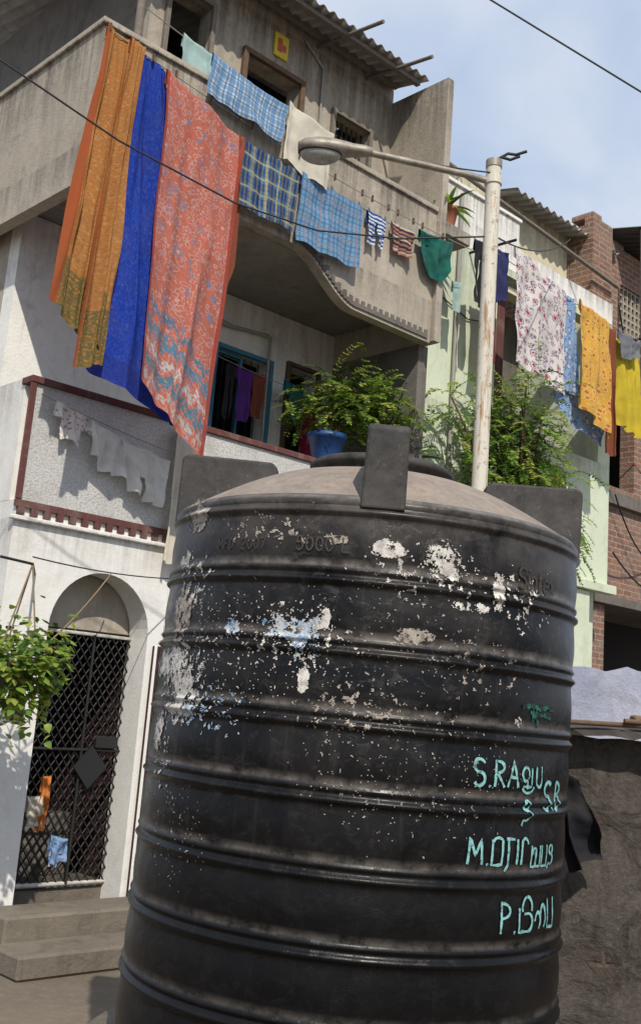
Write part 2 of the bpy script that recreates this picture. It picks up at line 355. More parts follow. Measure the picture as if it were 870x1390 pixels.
def extr(name,outline,y0,y1,mat,parent,bv=0):
    n=len(outline); V=[(a,y0,b) for a,b in outline]+[(a,y1,b) for a,b in outline]
    Fc=[tuple(range(n)),tuple(range(2*n-1,n-1,-1))]+[(i,(i+1)%n,n+(i+1)%n,n+i) for i in range(n)]
    o=mk(name,V,Fc,mat,parent)
    bm=bmesh.new(); bm.from_mesh(o.data); bmesh.ops.recalc_face_normals(bm,faces=bm.faces); bmesh.ops.triangulate(bm,faces=[f for f in bm.faces if len(f.verts)>4]); bm.to_mesh(o.data); bm.free()
    return o
def tube(name,pts,r,mat,parent=None,res=2,cyc=False,taper=None):
    cu=bpy.data.curves.new(name,'CURVE'); cu.dimensions='3D'; cu.bevel_depth=r; cu.bevel_resolution=res; cu.use_fill_caps=True
    lists=pts if isinstance(pts[0][0],(tuple,list,Vector)) else [pts]
    for pl in lists:
        s=cu.splines.new('POLY'); s.points.add(len(pl)-1)
        for i,p in enumerate(pl): s.points[i].co=(*p,1); s.points[i].radius=(taper[i] if taper else 1)
        s.use_smooth=True
    cu.materials.append(M[mat] if isinstance(mat,str) else mat)
    o=bpy.data.objects.new(name,cu); COL.objects.link(o)
    if parent: o.parent=parent
    return o
def sag(a,b,s,n=24):
    a=Vector(a);b=Vector(b); return [a.lerp(b,i/n)-Vector((0,0,s*4*(i/n)*(1-i/n))) for i in range(n+1)]

def cloth(name,TL,TR,BR,BL,mat,nx=40,nz=50,amp=.03,folds=5,seed=0,parent=None,flap=.12,shape=None,wob=1.,lean=0):
    rnd=random.Random(seed+len(name)*7); p1,p2,p3=[rnd.uniform(0,6.28) for _ in range(3)]
    TL,TR,BR,BL=map(Vector,(TL,TR,BR,BL)); V=[];Fc=[];uvs=[];sts=[]
    Wd=max((TR-TL).length,(BR-BL).length); Ht=((BL-TL).length+(BR-TR).length)/2
    rows=[]
    fl=[-1,-.5] if flap>0 else []
    for j in fl+list(range(nz+1)):
        t=max(j,0)/nz
        row=[]
        for i in range(nx+1):
            s=i/nx
            top=TL.lerp(TR,s); bot=BL.lerp(BR,s); p=top.lerp(bot,t)
            ph=2*PI*folds*s+3.2*noise.noise(Vector((s*2.6,t*.7,seed*2.3)))
            k=.18+.82*min(1,t*1.5)
            loc=.55+.9*abs(noise.noise(Vector((s*2.1+9,t*.8,seed))))
            y=amp*k*loc*(math.sin(ph+p1+1.2*math.sin(3*t+p2)*wob*.5)+.4*math.sin(2.3*ph+p3+t*1.5))
            y+=amp*1.1*noise.noise(Vector((s*3+seed,t*3,seed*1.7)))+amp*.35*noise.noise(Vector((s*9+seed,t*7,seed)))
            xs_=amp*.6*k*math.cos(ph+p1)+.03*Wd*t*noise.noise(Vector((seed,t*2,s)))
            z=-.012*abs(math.sin(PI*s*max(2,folds)))*(1-t)+ (.05*noise.noise(Vector((s*3,seed,0)))*t)-.018*Wd*math.sin(PI*s)*(1-t)
            if j<0: p=p+Vector((0,.035 if j==-1 else .02,-flap if j==-1 else .008)); z*=.5
            row.append(len(V)); V.append((p.x+xs_, p.y-y-.01-lean*t, p.z+z)); uvs.append((s*Wd,t*Ht)); sts.append((s,t if j>=0 else 0.))
        rows.append(row)
    for j in range(len(rows)-1):
        for i in range(nx):
            if shape:
                t=(j+.5-len(fl))/nz; s=(i+.5)/nx
                if t<0: t=0
                if not shape(s,t): continue
            Fc.append((rows[j][i],rows[j+1][i],rows[j+1][i+1],rows[j][i+1]))
    o=mk(name,V,Fc,mat,None,True)
    if parent: o.parent=parent
    else: o.location=FR_LOC; o.rotation_euler=(0,0,ANG)
    me=o.data; a=me.uv_layers.new(name='UVMap'); b=me.uv_layers.new(name='ST')
    for l in me.loops:
        a.data[l.index].uv=uvs[l.vertex_index]; b.data[l.index].uv=sts[l.vertex_index]
    if shape:
        bm=bmesh.new(); bm.from_mesh(me); bmesh.ops.delete(bm,geom=[v for v in bm.verts if not v.link_faces],context='VERTS'); bm.to_mesh(me); bm.free()
    return o
def trousers(s,t):
    if t<.3: return .15<s<.85
    return (.12+.02*t<s<.46) or (.54<s<.88-.02*t)

# ================================================================== GROUND
mk('ground',[(-150,-150,0),(150,-150,0),(150,150,0),(-150,150,0)],[(0,1,2,3)],'earth')

# ================================================================== CONCRETE HOUSE
EU=8.38
H1=empty('concrete_apartment_house')
cx,rr,zs=4.97,.49,2.48
arch=[(cx+rr*math.cos(a),zs+rr*1.02*math.sin(a)) for a in [PI*i/20 for i in range(21)]]
outl=[(4.05,0),(4.05,3.36),(8.5,3.36),(8.5,0),(cx+rr,0)]+arch+[(cx-rr,0)]
extr('arched_front_wall',outl,0,.28,'white',H1)
wall('side_wall_ground',.28,5,0,3.36,4.05,.2,[],'white',H1,axis='y')
box('porch_floor',4.25,8.3,.281,2.2,0,.38,'step',H1)
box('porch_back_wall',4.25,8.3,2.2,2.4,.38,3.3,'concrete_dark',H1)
box('porch_inner_wall',5.62,5.8,.43,2.2,.38,3.3,'maroon_dark',H1)
box('door_head_wall',4.26,5.75,.30,.42,2.5,3.3,'concrete',H1)
box('door_jamb_right',5.53,5.75,.30,.42,.38,2.499,'white',H1)
box('first_floor_slab',4.052,8.498,.002,6,3.36,3.46,'white',H1,0)
box('maroon_pilaster',5.52,5.82,-.03,.0,.3,2.42,'maroon_dark',H1)
box('pale_pilaster_edge',5.52,5.55,-.045,-.031,.3,2.42,'white',H1)
boxes('entrance_steps',[(4.2,5.9,-.42,-.001,0,.34),(4.1,6.1,-.85,-.421,0,.17)],'step',H1,.02)
wall('roughcast_parapet',4.09,8.9,3.461,4.44,0.0,.12,[],'rough',H1)
wall('side_parapet',.12,5,3.461,4.5,4.05,.12,[],'white',H1,axis='y')
box('parapet_coping',4.03,8.95,-.03,.15,4.44,4.5,'maroon',H1)
box('parapet_corner_band',4.03,4.085,-.025,-.001,3.46,4.44,'maroon',H1)
L=[(4.03,8.9,-.03,-.001,3.40,3.455)]
u=4.06
while u<8.8:
    L.append((u,u+.06,-.03,-.001,3.34,3.399)); u+=.12
boxes('meander_trim',L,'maroon',H1)
box('white_trim_ledge',4.0,8.9,-.05,-.001,3.29,3.325,'white',H1)
W1=[(6.62,7.38,4.72,5.72),(7.68,8.12,4.8,5.8)]
wall('first_floor_wall',4.25,EU,3.461,6.35,1.0,.2,W1,'white_stained',H1)
wall('first_floor_side_wall',1.2,5,3.461,6.35,4.25,.2,[],'concrete',H1,axis='y')
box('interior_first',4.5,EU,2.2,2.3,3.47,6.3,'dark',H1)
def frame(nm,u0,u1,z0,z1,y,w,mat,bars=0,dep=.05):
    L=[(u0,u0+w,y,y+dep,z0,z1),(u1-w,u1,y,y+dep,z0,z1),(u0+w,u1-w,y,y+dep,z1-w,z1),(u0+w,u1-w,y,y+dep,z0,z0+w)]
    boxes(nm,L,mat,H1,.004)
frame('blue_window_frame',6.58,7.42,4.68,5.76,.94,.05,'teal_frame')
frame('blue_window_mullion',6.63,7.03,4.72,5.71,1.02,.03,'teal_frame')
frame('wood_window_frame',7.64,8.16,4.76,5.84,.95,.045,'wood')
tube('window_bars',[[(6.7+.1*i,1.08,4.72),(6.7+.1*i,1.08,5.72)] for i in range(7)],.006,'black_metal',H1)
tube('drain_pipe',[(6.75,.95,5.98),(7.3,.95,6.03),(7.32,.93,6.0),(7.33,.93,4.6)],.02,'pipe',H1)
tube('tap_pipe',[(6.6,.95,6.0),(6.75,.95,5.98)],.028,'pipe',H1)
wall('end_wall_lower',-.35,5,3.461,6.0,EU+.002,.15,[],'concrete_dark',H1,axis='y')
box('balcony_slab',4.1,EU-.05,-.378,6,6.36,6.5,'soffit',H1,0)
def bot(u):
    def sm(a,b,x): x=max(0,min(1,(x-a)/(b-a))); return x*x*(3-2*x)
    return 6.02+.36*sm(4.9,5.5,u)-.40*sm(6.35,7.2,u) 
PT=7.52
us=[4.0+(EU-4.0)*i/90 for i in range(91)]
outl=[(EU,PT),(4.0,PT)]+[(x,bot(x)) for x in us]
extr('balcony_parapet_front',outl,-.5,-.38,'concrete',H1)
box('parapet_front_coping',3.97,EU,-.53,-.36,PT,PT+.06,'concrete',H1)
wall('balcony_parapet_side',-.379,5,6.1,PT,4.0,.12,[(1.55,2.5,6.7,7.25)],'concrete',H1,axis='y')
box('parapet_side_coping',3.97,4.15,-.359,5,PT,PT+.06,'concrete',H1)
L=[]
for i in range(9):
    L.append((4.03,4.08,1.55+i*.115,1.58+i*.115,6.7,7.25))
for j in range(5):
    L.append((4.035,4.075,1.58,2.5,6.72+j*.12,6.745+j*.12))
boxes('lattice_screen',L,'concrete_dark',H1)
L=[]
for i in range(0,60):
    uu=6.3+i*.045
    if uu>EU-.06: break
    if i%2==0: L.append((uu,uu+.045,-.513,-.501,bot(uu+.018)+.085,bot(uu+.018)+.13))
    L.append((uu,uu+.043,-.518,-.501,bot(uu+.018)+.035,bot(uu+.018)+.083))
boxes('key_pattern_trim',L,'concrete_dark',H1)
W2=[(5.1,5.62,6.5,8.95),(6.1,6.88,7.7,8.68),(7.42,8.0,7.7,8.62)]
wall('second_floor_wall',4.9,EU,6.5,9.6,.3,.2,W2,'concrete',H1)
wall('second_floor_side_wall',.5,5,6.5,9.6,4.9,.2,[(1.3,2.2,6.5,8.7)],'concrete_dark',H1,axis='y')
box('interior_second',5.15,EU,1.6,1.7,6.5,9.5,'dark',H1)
frame('upper_window_frame',6.05,6.93,7.65,8.74,.24,.06,'wood')
frame('upper_window_frame_small',7.38,8.04,7.66,8.66,.25,.05,'greywood')
frame('upper_door_frame',5.06,5.66,6.5,9.0,.25,.05,'greywood')
tube('upper_window_bars',[[(7.5+.08*i,.4,7.7),(7.5+.08*i,.4,8.62)] for i in range(7)]+[[(7.42,.4,7.85+.2*i),(8,.4,7.85+.2*i)] for i in range(4)],.008,'black_metal',H1)
wall('balcony_end_wall',-.56,5,6.001,9.2,EU+.002,.1,[],'concrete',H1,axis='y')
tube('conduit',[(7.2,.28,7.4),(7.2,.28,9.05),(6.9,.28,9.25)],.015,'pipe',H1)
tube('balcony_post',[(4.5,-.2,7.4),(4.5,-.2,9.6)],.04,'greywood',H1)
box('yellow_picture',6.46,6.66,.27,.299,8.86,9.14,'yellowpic',H1); box('picture_motif',6.50,6.56,.262,.269,8.92,9.08,'redpic',H1,.003); box('picture_motif_small',6.57,6.62,.262,.269,8.94,9.02,'redpic',H1,.003)
def corrugated(name,u0,u1,ya,za,yb,zb,mat,parent,pitch=.15,amp=.022,th=.008):
    n=int((u1-u0)/pitch*8); V=[];Fc=[]
    for k in (0,1):
        for i in range(n+1):
            u=u0+(u1-u0)*i/n; h=amp*math.sin(2*PI*u/pitch)-k*th
            V.append((u,ya,za+h)); V.append((u,yb,zb+h))
    m=2*(n+1)
    for i in range(n):
        a=2*i; Fc.append((a,a+2,a+3,a+1)); Fc.append((m+a,m+a+1,m+a+3,m+a+2)); Fc.append((a,m+a,m+a+2,a+2)); Fc.append((a+1,a+3,m+a+3,m+a+1))
    return mk(name,V,Fc,mat,parent,True)
corrugated('corrugated_roof',3.8,8.36,-.28,9.28,5,10.4,'asbestos',H1)
boxes('roof_battens',[(3.8,8.3,-.2,-.14,9.2,9.25),(3.8,8.3,.15,.21,9.3,9.36)],'greywood',H1)
tube('roof_rafters',[[(u,.4,9.3),(u-.03,-.75,9.12)] for u in (7.1,7.9)],.022,'greywood',H1)

Dr=empty('grille_door')
u0,u1,z0,z1,yy=4.55,5.52,.42,2.47,.26
tube('frame',[[(u0,yy,z0),(u1,yy,z0),(u1,yy,z1),(u0,yy,z1),(u0,yy,z0)]],.022,'white_metal',Dr)
def clipseg(c,slope):
    pts=[]
    for x in (u0,u1):
        z=slope*(x-u0)+c
        if z0<=z<=z1: pts.append((x,z))
    for z in (z0,z1):
        x=(z-c)/slope+u0
        if u0<=x<=u1: pts.append((x,z))
    return pts[:2] if len(pts)>=2 else None
S=[]
for sgn in (1.45,-1.45):
    for i in range(-18,60):
        q=clipseg(z0+i*.11,sgn)
        if q: S.append([(q[0][0],yy+(.006 if sgn>0 else -.006),q[0][1]),(q[1][0],yy+(.006 if sgn>0 else -.006),q[1][1])])
tube('diamond_lattice',S,.0065,'black_metal',Dr,1)
tube('mid_rails',[[(u0,yy-.02,1.5),(u1,yy-.02,1.5)],[(5.08,yy-.02,z0),(5.08,yy-.02,z1)]],.012,'black_metal',Dr)
box('lock_plate',5.2,5.42,yy-.05,yy-.02,1.52,1.62,'black_metal',Dr)
extr('sign_plate',[(5.0,1.36),(5.16,1.18),(5.32,1.36),(5.16,1.54)],yy-.06,yy-.04,'black_metal',Dr)
box('inner_shelf',4.35,5.5,.9,1.1,.38,.9,'concrete_dark',Dr)
cloth('yellow_cloth',(4.72,.2,1.28),(4.80,.2,1.28),(4.78,.2,.86),(4.68,.2,.84),'cloth_orange',10,12,.02,2,3,None)
cloth('cream_rag',(4.60,.2,1.12),(4.74,.2,1.12),(4.73,.18,.9),(4.60,.18,.88),'cloth_cream',10,12,.03,2,3,None)
cloth('blue_rag',(4.86,.2,.82),(5.02,.2,.78),(5.02,.2,.6),(4.84,.2,.58),'floral_blue',12,12,.03,2,4,None)
box('name_plate',4.24,4.36,-.02,-.001,1.72,1.92,'black_metal',H1)

# ================================================================== LAUNDRY
def C(*a,**k): return cloth(*a,**k)
C('orange_sari',(3.98,-.56,7.50),(4.34,-.56,7.46),(4.22,-.70,4.62),(3.74,-.66,4.92),'sari_orange',60,60,.05,2.4,1)
C('orange_sari_fold',(4.2,-.60,7.46),(4.36,-.60,7.45),(4.22,-.74,4.5),(3.98,-.76,4.42),'sari_orange',30,60,.04,1.4,8)
C('blue_sari',(4.34,-.56,7.44),(4.62,-.56,7.38),(5.12,-.62,4.22),(4.12,-.62,4.5),'sari_blue',60,60,.05,2.3,2)
C('coral_sari',(4.60,-.60,7.36),(5.52,-.58,7.12),(5.34,-.68,3.98),(4.60,-.74,4.48),'sari_coral',90,90,.042,1.7,3)
C('coral_sari_edge',(5.47,-.57,7.12),(5.55,-.57,7.10),(5.53,-.6,5.9),(5.40,-.62,5.0),'cloth_rust',16,40,.02,1,5)
C('plaid_lungi',(5.54,-.57,7.12),(6.26,-.57,7.10),(6.2,-.6,6.43),(5.5,-.62,6.42),'plaid_blue_yellow',40,26,.018,1.4,4)
C('checked_towel',(6.27,-.57,7.1),(7.14,-.57,7.08),(7.1,-.6,6.38),(6.24,-.6,6.36),'check_blue',40,26,.018,1.6,5)
C('striped_shorts',(7.16,-.57,7.08),(7.56,-.57,7.09),(7.56,-.58,6.72),(7.14,-.58,6.72),'stripe_blue_white',36,24,.025,2,6,shape=trousers)
C('striped_pullover',(7.58,-.57,7.09),(7.95,-.57,7.1),(7.94,-.58,6.74),(7.6,-.58,6.72),'stripe_dark',26,20,.025,1.7,7,shape=lambda s,t:t<.92-.1*abs(s-.5))
C('green_blouse',(7.98,-.6,7.14),(8.56,-.6,7.2),(8.5,-.6,6.55),(8.12,-.6,6.72),'cloth_green',40,34,.035,2,8,shape=lambda s,t:t<.55+.45*math.sin(PI*min(1,s*.8+.2)))
C('pale_teal_cloth',(4.92,-.3,8.02),(5.36,-.3,7.98),(5.34,-.3,7.4),(4.94,-.3,7.4),'cloth_teal_pale',24,22,.025,2,9)
C('white_cloth',(5.38,-.3,7.96),(5.7,-.3,7.9),(5.7,-.3,7.4),(5.38,-.3,7.4),'cloth_white',20,22,.02,1.4,10)
C('plaid_lungi',(5.08,-.58,7.78),(6.02,-.58,7.68),(5.92,-.62,7.25),(5.02,-.62,7.34),'plaid_blue_white',36,20,.018,1.6,11)
C('pink_blouse',(5.74,-.3,7.92),(5.96,-.3,7.88),(5.96,-.3,7.5),(5.74,-.3,7.5),'cloth_pink',20,20,.02,1.5,12)
C('cream_dhoti',(6.04,-.57,7.76),(6.66,-.57,7.68),(6.6,-.6,7.02),(5.98,-.6,7.10),'cloth_cream',30,26,.02,1.5,13)
C('printed_baby_shirt',(4.24,-.08,4.32),(4.60,-.08,4.26),(4.60,-.08,3.98),(4.22,-.08,4.02),'cloth_white_print',40,28,.03,2,14,shape=lambda s,t:(t<.5-.15*abs(s-.5)) or (.25<s<.78))
C('white_vest',(4.58,-.1,4.24),(4.93,-.1,4.16),(4.94,-.12,3.78),(4.62,-.12,3.80),'cloth_white',34,34,.035,1.8,15,shape=lambda s,t:t<.93-.25*(s<.3))
C('white_dhoti',(4.90,-.1,4.14),(5.42,-.1,4.06),(5.36,-.12,3.62),(5.0,-.12,3.70),'cloth_white',40,34,.035,2,16,shape=lambda s,t:t<.55 or not(.38<s<.52))
C('cream_towel',(5.48,-.1,4.4),(5.74,-.1,4.4),(5.72,-.12,3.12),(5.44,-.12,3.16),'cloth_cream',20,40,.025,1.5,17)
C('hanging_trousers',(6.62,.8,5.5),(6.78,.8,5.5),(6.76,.8,4.9),(6.62,.8,4.9),'cloth_black',16,24,.02,1,18,shape=trousers)
C('purple_blouse',(6.78,.8,5.5),(7.0,.8,5.5),(6.98,.8,4.92),(6.8,.8,4.9),'cloth_purple',16,24,.03,1.5,19)
C('orange_blouse',(7.02,.8,5.5),(7.18,.8,5.5),(7.16,.8,5.0),(7.02,.8,5.0),'cloth_rust',16,24,.02,1.3,20)
C('teal_shirt',(7.42,.75,5.52),(7.72,.75,5.48),(7.66,.75,5.08),(7.46,.75,5.1),'cloth_teal',20,20,.02,1.4,21,shape=lambda s,t:t<.4 or .2<s<.8)
C('magenta_blouse',(7.74,.75,5.35),(7.98,.75,5.3),(7.94,.75,4.7),(7.74,.75,4.75),'cloth_magenta',20,24,.03,1.6,22)
LN=empty('clothesline')
tube('balcony_cord',sag((3.98,-.56,7.46),(8.9,-.6,7.24),.12),.005,'line',LN)
tube('inner_cord',sag((4.5,-.3,8.05),(8.3,-.3,7.7),.06),.005,'line',LN)
tube('lower_cord',sag((4.1,-.08,4.34),(5.9,-.1,4.1),.03),.004,'line',LN)
tube('window_cord',sag((6.5,.78,5.53),(8.3,.75,5.45),.03),.004,'line',LN)
# clothes pegs
rp=random.Random(12); pg=[]
for u_ in (4.0,4.3,4.45,4.7,5.1,5.45,5.6,6.2,6.35,6.7,7.1,7.25,7.5,7.65,7.9,8.05,8.4):
    zc=7.46-.22*(u_-3.98)/4.92-.12*4*((u_-3.98)/4.92)*(1-(u_-3.98)/4.92)
    pg.append((u_,u_+.014,-.60,-.575,zc-.03,zc+.04))
boxes('clothes_pegs',pg,'wood',LN)

# ================================================================== GREEN HOUSE
H2=empty('pale_green_house')
G1=[(10.2,12.6,5.6,7.6),(11.1,11.8,4.4,5.3)]
wall('front_wall',8.92,12.9,3.85,7.7,0,.2,G1,'green',H2)
wall('white_parapet',8.92,10.6,7.7,8.4,0.0,.14,[],'white',H2)
wall('white_parapet_right',10.6,12.9,7.7,8.02,0.0,.14,[],'white',H2)
box('parapet_cap',8.9,10.62,-.03,.17,8.4,8.45,'white',H2)
box('side_wall',8.92,9.1,.21,5,0,8.2,'green',H2,0)
box('right_side_wall',12.72,12.9,.21,5,0,7.9,'green',H2,0)
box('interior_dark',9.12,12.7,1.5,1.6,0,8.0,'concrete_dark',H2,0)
box('floor_slab',9.12,12.7,.21,1.49,3.85,3.95,'soffit',H2,0)
box('ledge',8.9,12.95,-.12,-.001,3.8,3.92,'green',H2)
box('corner_pillar',12.0,12.4,-.05,.3,0,3.79,'green',H2)
box('red_curtain',10.3,10.7,.25,.28,5.6,7.5,'maroon',H2)
wall('upper_storey_wall',10.4,13.2,8.0,9.4,.9,.2,[(11.2,11.6,8.3,9.0)],'cream',H2)
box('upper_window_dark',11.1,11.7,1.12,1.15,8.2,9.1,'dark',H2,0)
wall('upper_storey_left',8.92,10.4,8.2,9.15,1.2,.2,[],'white',H2)
corrugated('corrugated_roof',11.2,13.9,.5,9.3,5,10.3,'asbestos',H2,.18,.03)
tube('roof_pole',[(9.1,.3,8.9),(13.6,.35,8.62)],.03,'greywood',H2)
tube('vertical_pipe',[(9.35,-.05,4.0),(9.35,-.05,8.3)],.025,'pipe',H2)
boxes('window_frame',[(11.08,11.13,-.02,.05,4.38,5.3),(11.77,11.82,-.02,.05,4.38,5.3),(11.13,11.77,-.02,.05,5.26,5.31),(11.43,11.47,-.02,.05,4.4,5.26)],'black_metal',H2)
tube('clothesline_arm',[[(9.6,0,7.62),(9.6,-.7,7.6)],[(12.85,0,7.4),(12.85,-.7,7.38)]],.018,'black_metal',H2)
tube('wall_wire',[(9.0,-.02,6.9),(9.6,-.02,6.75),(10.1,-.02,6.85),(10.1,-.02,4.2)],.008,'cable',H2)
LN2=empty('clothesline')
tube('cord',sag((9.0,-.5,7.48),(12.9,-.55,7.3),.04),.005,'line',LN2)
C('black_trousers',(9.0,-.5,7.46),(9.35,-.5,7.5),(9.3,-.52,6.65),(9.02,-.52,6.7),'cloth_black',30,34,.035,1.5,30,shape=trousers)
C('navy_blouse',(9.35,-.5,7.5),(9.72,-.5,7.52),(9.7,-.52,6.9),(9.4,-.52,6.8),'cloth_navy',24,24,.04,1.5,31)
C('maroon_cloth',(9.50,-.3,7.2),(9.78,-.3,7.2),(9.78,-.3,6.15),(9.48,-.3,6.15),'cloth_maroon',20,24,.03,1.5,32)
C('floral_bedsheet',(9.76,-.56,7.62),(10.86,-.56,7.42),(10.86,-.62,5.98),(9.74,-.62,6.18),'floral_white_red',60,50,.05,2.4,33)
C('blue_floral_cloth',(10.86,-.5,7.42),(11.15,-.5,7.4),(11.2,-.52,6.1),(10.82,-.52,6.15),'floral_blue',24,40,.035,1.5,34)
C('blue_floral_cloth_low',(10.75,-.46,6.4),(11.95,-.46,6.3),(11.9,-.48,5.6),(10.75,-.48,5.9),'floral_blue',40,24,.04,3,35)
C('yellow_floral_sheet',(11.12,-.6,7.38),(11.85,-.6,7.3),(11.85,-.64,5.68),(11.1,-.64,6.0),'floral_yellow',50,50,.05,2.4,36)
C('rust_cloth',(11.85,-.56,7.26),(12.06,-.56,7.25),(12.1,-.58,5.5),(11.85,-.58,5.5),'cloth_rust',20,40,.03,1.3,37)
C('yellow_cloth',(12.08,-.52,7.2),(12.72,-.52,7.18),(12.7,-.55,5.9),(12.05,-.55,6.0),'cloth_yellow',40,40,.05,2.6,38)
C('grey_shirt',(12.05,-.62,7.25),(12.6,-.62,7.22),(12.5,-.64,6.95),(12.05,-.64,6.85),'cloth_grey',26,16,.03,2,39)
C('small_green_cloth',(8.95,-.3,6.95),(9.1,-.3,6.98),(9.1,-.3,6.6),(8.97,-.3,6.6),'cloth_teal_pale',12,16,.015,1,40)

# ================================================================== BRICK HOUSE
H3=empty('brick_house')
wall('brick_front',13.05,19,3.9,9.5,.6,.25,[(13.6,14.6,5.6,7.0),(14.1,15.0,8.0,8.9)],'brick',H3)
box('brick_pier',13.05,13.6,.45,.599,3.9,9.62,'brick',H3,0)
boxes('broken_brick_top',[(13.06,13.3,.46,.84,9.62,9.70),(13.8,14.2,.61,.84,9.5,9.58)],'brick',H3,0)
box('side_brick',13.05,13.25,.86,5,0,9.5,'brick',H3,0)
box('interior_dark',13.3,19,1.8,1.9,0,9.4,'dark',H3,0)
box('concrete_band',13.0,19,.5,.598,5.3,5.5,'concrete_dark',H3); box('lintel_slab',12.95,19,.3,1.7,3.75,3.88,'concrete_dark',H3)
L=[]
for i in range(8): L.append((14.1+i*.12,14.13+i*.12,.62,.7,8,8.9))
for j in range(8): L.append((14.1,15.0,.63,.69,8.02+j*.12,8.05+j*.12))
boxes('concrete_lattice',L,'concrete',H3)
corrugated('dark_sheet_roof',13.8,19,-.1,9.6,4,10.5,'asbestos_dark',H3,.18,.03)
boxes('ground_piers',[(13.0,13.5,.4,.9,0,3.74),(15.5,16,.4,.9,0,3.74)],'brick',H3)
tube('roof_prop',[(13.75,.0,7.0),(13.7,.0,9.5)],.03,'greywood',H3)
tube('hanging_wires',[sag((12.9,-.1,8.0),(15,.5,6.0),.2),sag((12.9,-.1,5.2),(15,.5,4.6),.2),sag((12.95,-.05,4.4),(16,.5,4.3),.3)],.012,'cable',H3)

# ================================================================== LOW WALLS
def strip_wall(name,a,b,th,z0,z1,mat,cap=None,jag=0,seed=0):
    e=empty(name,False); a=Vector((*a,0)); b=Vector((*b,0)); dd=(b-a).normalized(); nn=Vector((-dd.y,dd.x,0)); n=60; V=[];Fc=[]
    for i in range(n+1):
        p=a.lerp(b,i/n); top=z1+jag*noise.noise(Vector((i*.5,seed,0)))
        for off,z in ((0,z0),(0,top),(th,top),(th,z0)): q=p+nn*off; V.append((q.x,q.y,z))
    for i in range(n):
        k=4*i
        for j in range(4): Fc.append((k+j,k+(j+1)%4,k+4+(j+1)%4,k+4+j))
    Fc.append((0,3,2,1)); k=4*n; Fc.append((k,k+1,k+2,k+3))
    fixn(mk('wall_body',V,Fc,mat,e)); return e
cw=strip_wall('plaster_compound_wall',(1.2,6.75),(5.5,6.35),.22,0,1.95,'plaster_brown',jag=.02)
V=[];Fc=[]
n=60
for i in range(n+1):
    x=1.25+4.3*i/n; y=6.62-.4*i/n*1.0; z=1.99+.03*noise.noise(Vector((x*3,0,0)))
    V+=[(x,y-.07+.03*noise.noise(Vector((x*6,5,0))),z-.03+.03*noise.noise(Vector((x*9,1,0)))),(x,y+.4,z+.03),(x,y+.4,z+.05),(x,y-.07,z+.012)]
for i in range(n):
    k=4*i
    for j in range(4): Fc.append((k+j,k+(j+1)%4,k+4+(j+1)%4,k+4+j))
fixn(mk('sheet_coping',V,Fc,'asbestos_dark',cw))
tube('loose_sticks',[[(1.5,6.5,2.03),(2.6,6.45,2.05)],[(1.9,6.45,2.06),(3.0,6.6,2.05)]],.015,'wood',cw)
boxes('loose_bricks',[(1.98,2.2,6.5,6.62,2.03,2.1),(2.35,2.5,6.55,6.7,2.04,2.11)],'brick',cw,.01)
lw=strip_wall('lavender_wall',(1.7,9.1),(7.0,8.6),.25,0,2.5,'lavender',jag=.05,seed=4)
tp=cloth('tarpaulin',(1.35,6.52,1.95),(1.64,6.50,1.70),(1.77,6.46,1.26),(1.42,6.5,1.14),'cloth_black',30,30,.07,1.6,51,flap=0)
tp.location=(0,0,0); tp.rotation_euler=(0,0,0)
# ================================================================== WATER TANK
TR=.95
TK=empty('water_tank',False,(.24,5.1,.55)); TK.rotation_euler=(0,math.radians(1.2),0)
SH=2.24
ribs=[.02+.275*i for i in range(8)]
def body_r(z):
    r=TR
    for rb in ribs:
        dz=z-rb-.27
        for off,h,wd in ((0,.020,.013),(.040,.012,.009)):
            e=dz-off
            r+=h*math.exp(-(e/wd)**2)
    r-=.004*math.cos(2*PI*(z-.02)/.275)
    return r
N=280
prof=[(body_r(SH*i/N),SH*i/N) for i in range(N+1)]
prof=[(r*1.0 if z>.03 else r-.02,z) for r,z in prof]
def lathe(name,prof,mat,parent,seg=160,dent=.0025):
    V=[];Fc=[]
    for r,z in prof:
        for k in range(seg):
            a=2*PI*k/seg; rr_=r+ dent*noise.noise(Vector((math.cos(a)*2,math.sin(a)*2,z*2)))
            V.append((rr_*math.cos(a),rr_*math.sin(a),z))
    for i in range(len(prof)-1):
        for k in range(seg):
            k2=(k+1)%seg; Fc.append((i*seg+k,i*seg+k2,(i+1)*seg+k2,(i+1)*seg+k))
    return mk(name,V,Fc,mat,parent,True)
lathe('ribbed_body',prof,'tank',TK,dent=.006)
sp=[(body_r(SH),SH),(TR+.004,SH+.015),(TR-.01,SH+.035),(TR-.04,SH+.05)]
dm_=[]
for i in range(30):
    t=i/29; r=(TR-.04)*(1-t)+.32*t; dm_.append((r,SH+.05+.25*math.sin(t*PI/2*.92)))
lathe('shoulder',sp,'tank',TK,dent=.006); lathe('dome_top',dm_,'dome',TK,dent=.006)
zt=dm_[-1][1]
lathe('manhole_neck',[(.32,zt-.01),(.32,zt+.03),(.35,zt+.035),(.35,zt+.06),(.33,zt+.075),(.15,zt+.085),(.001,zt+.088)],'lug',TK,96)
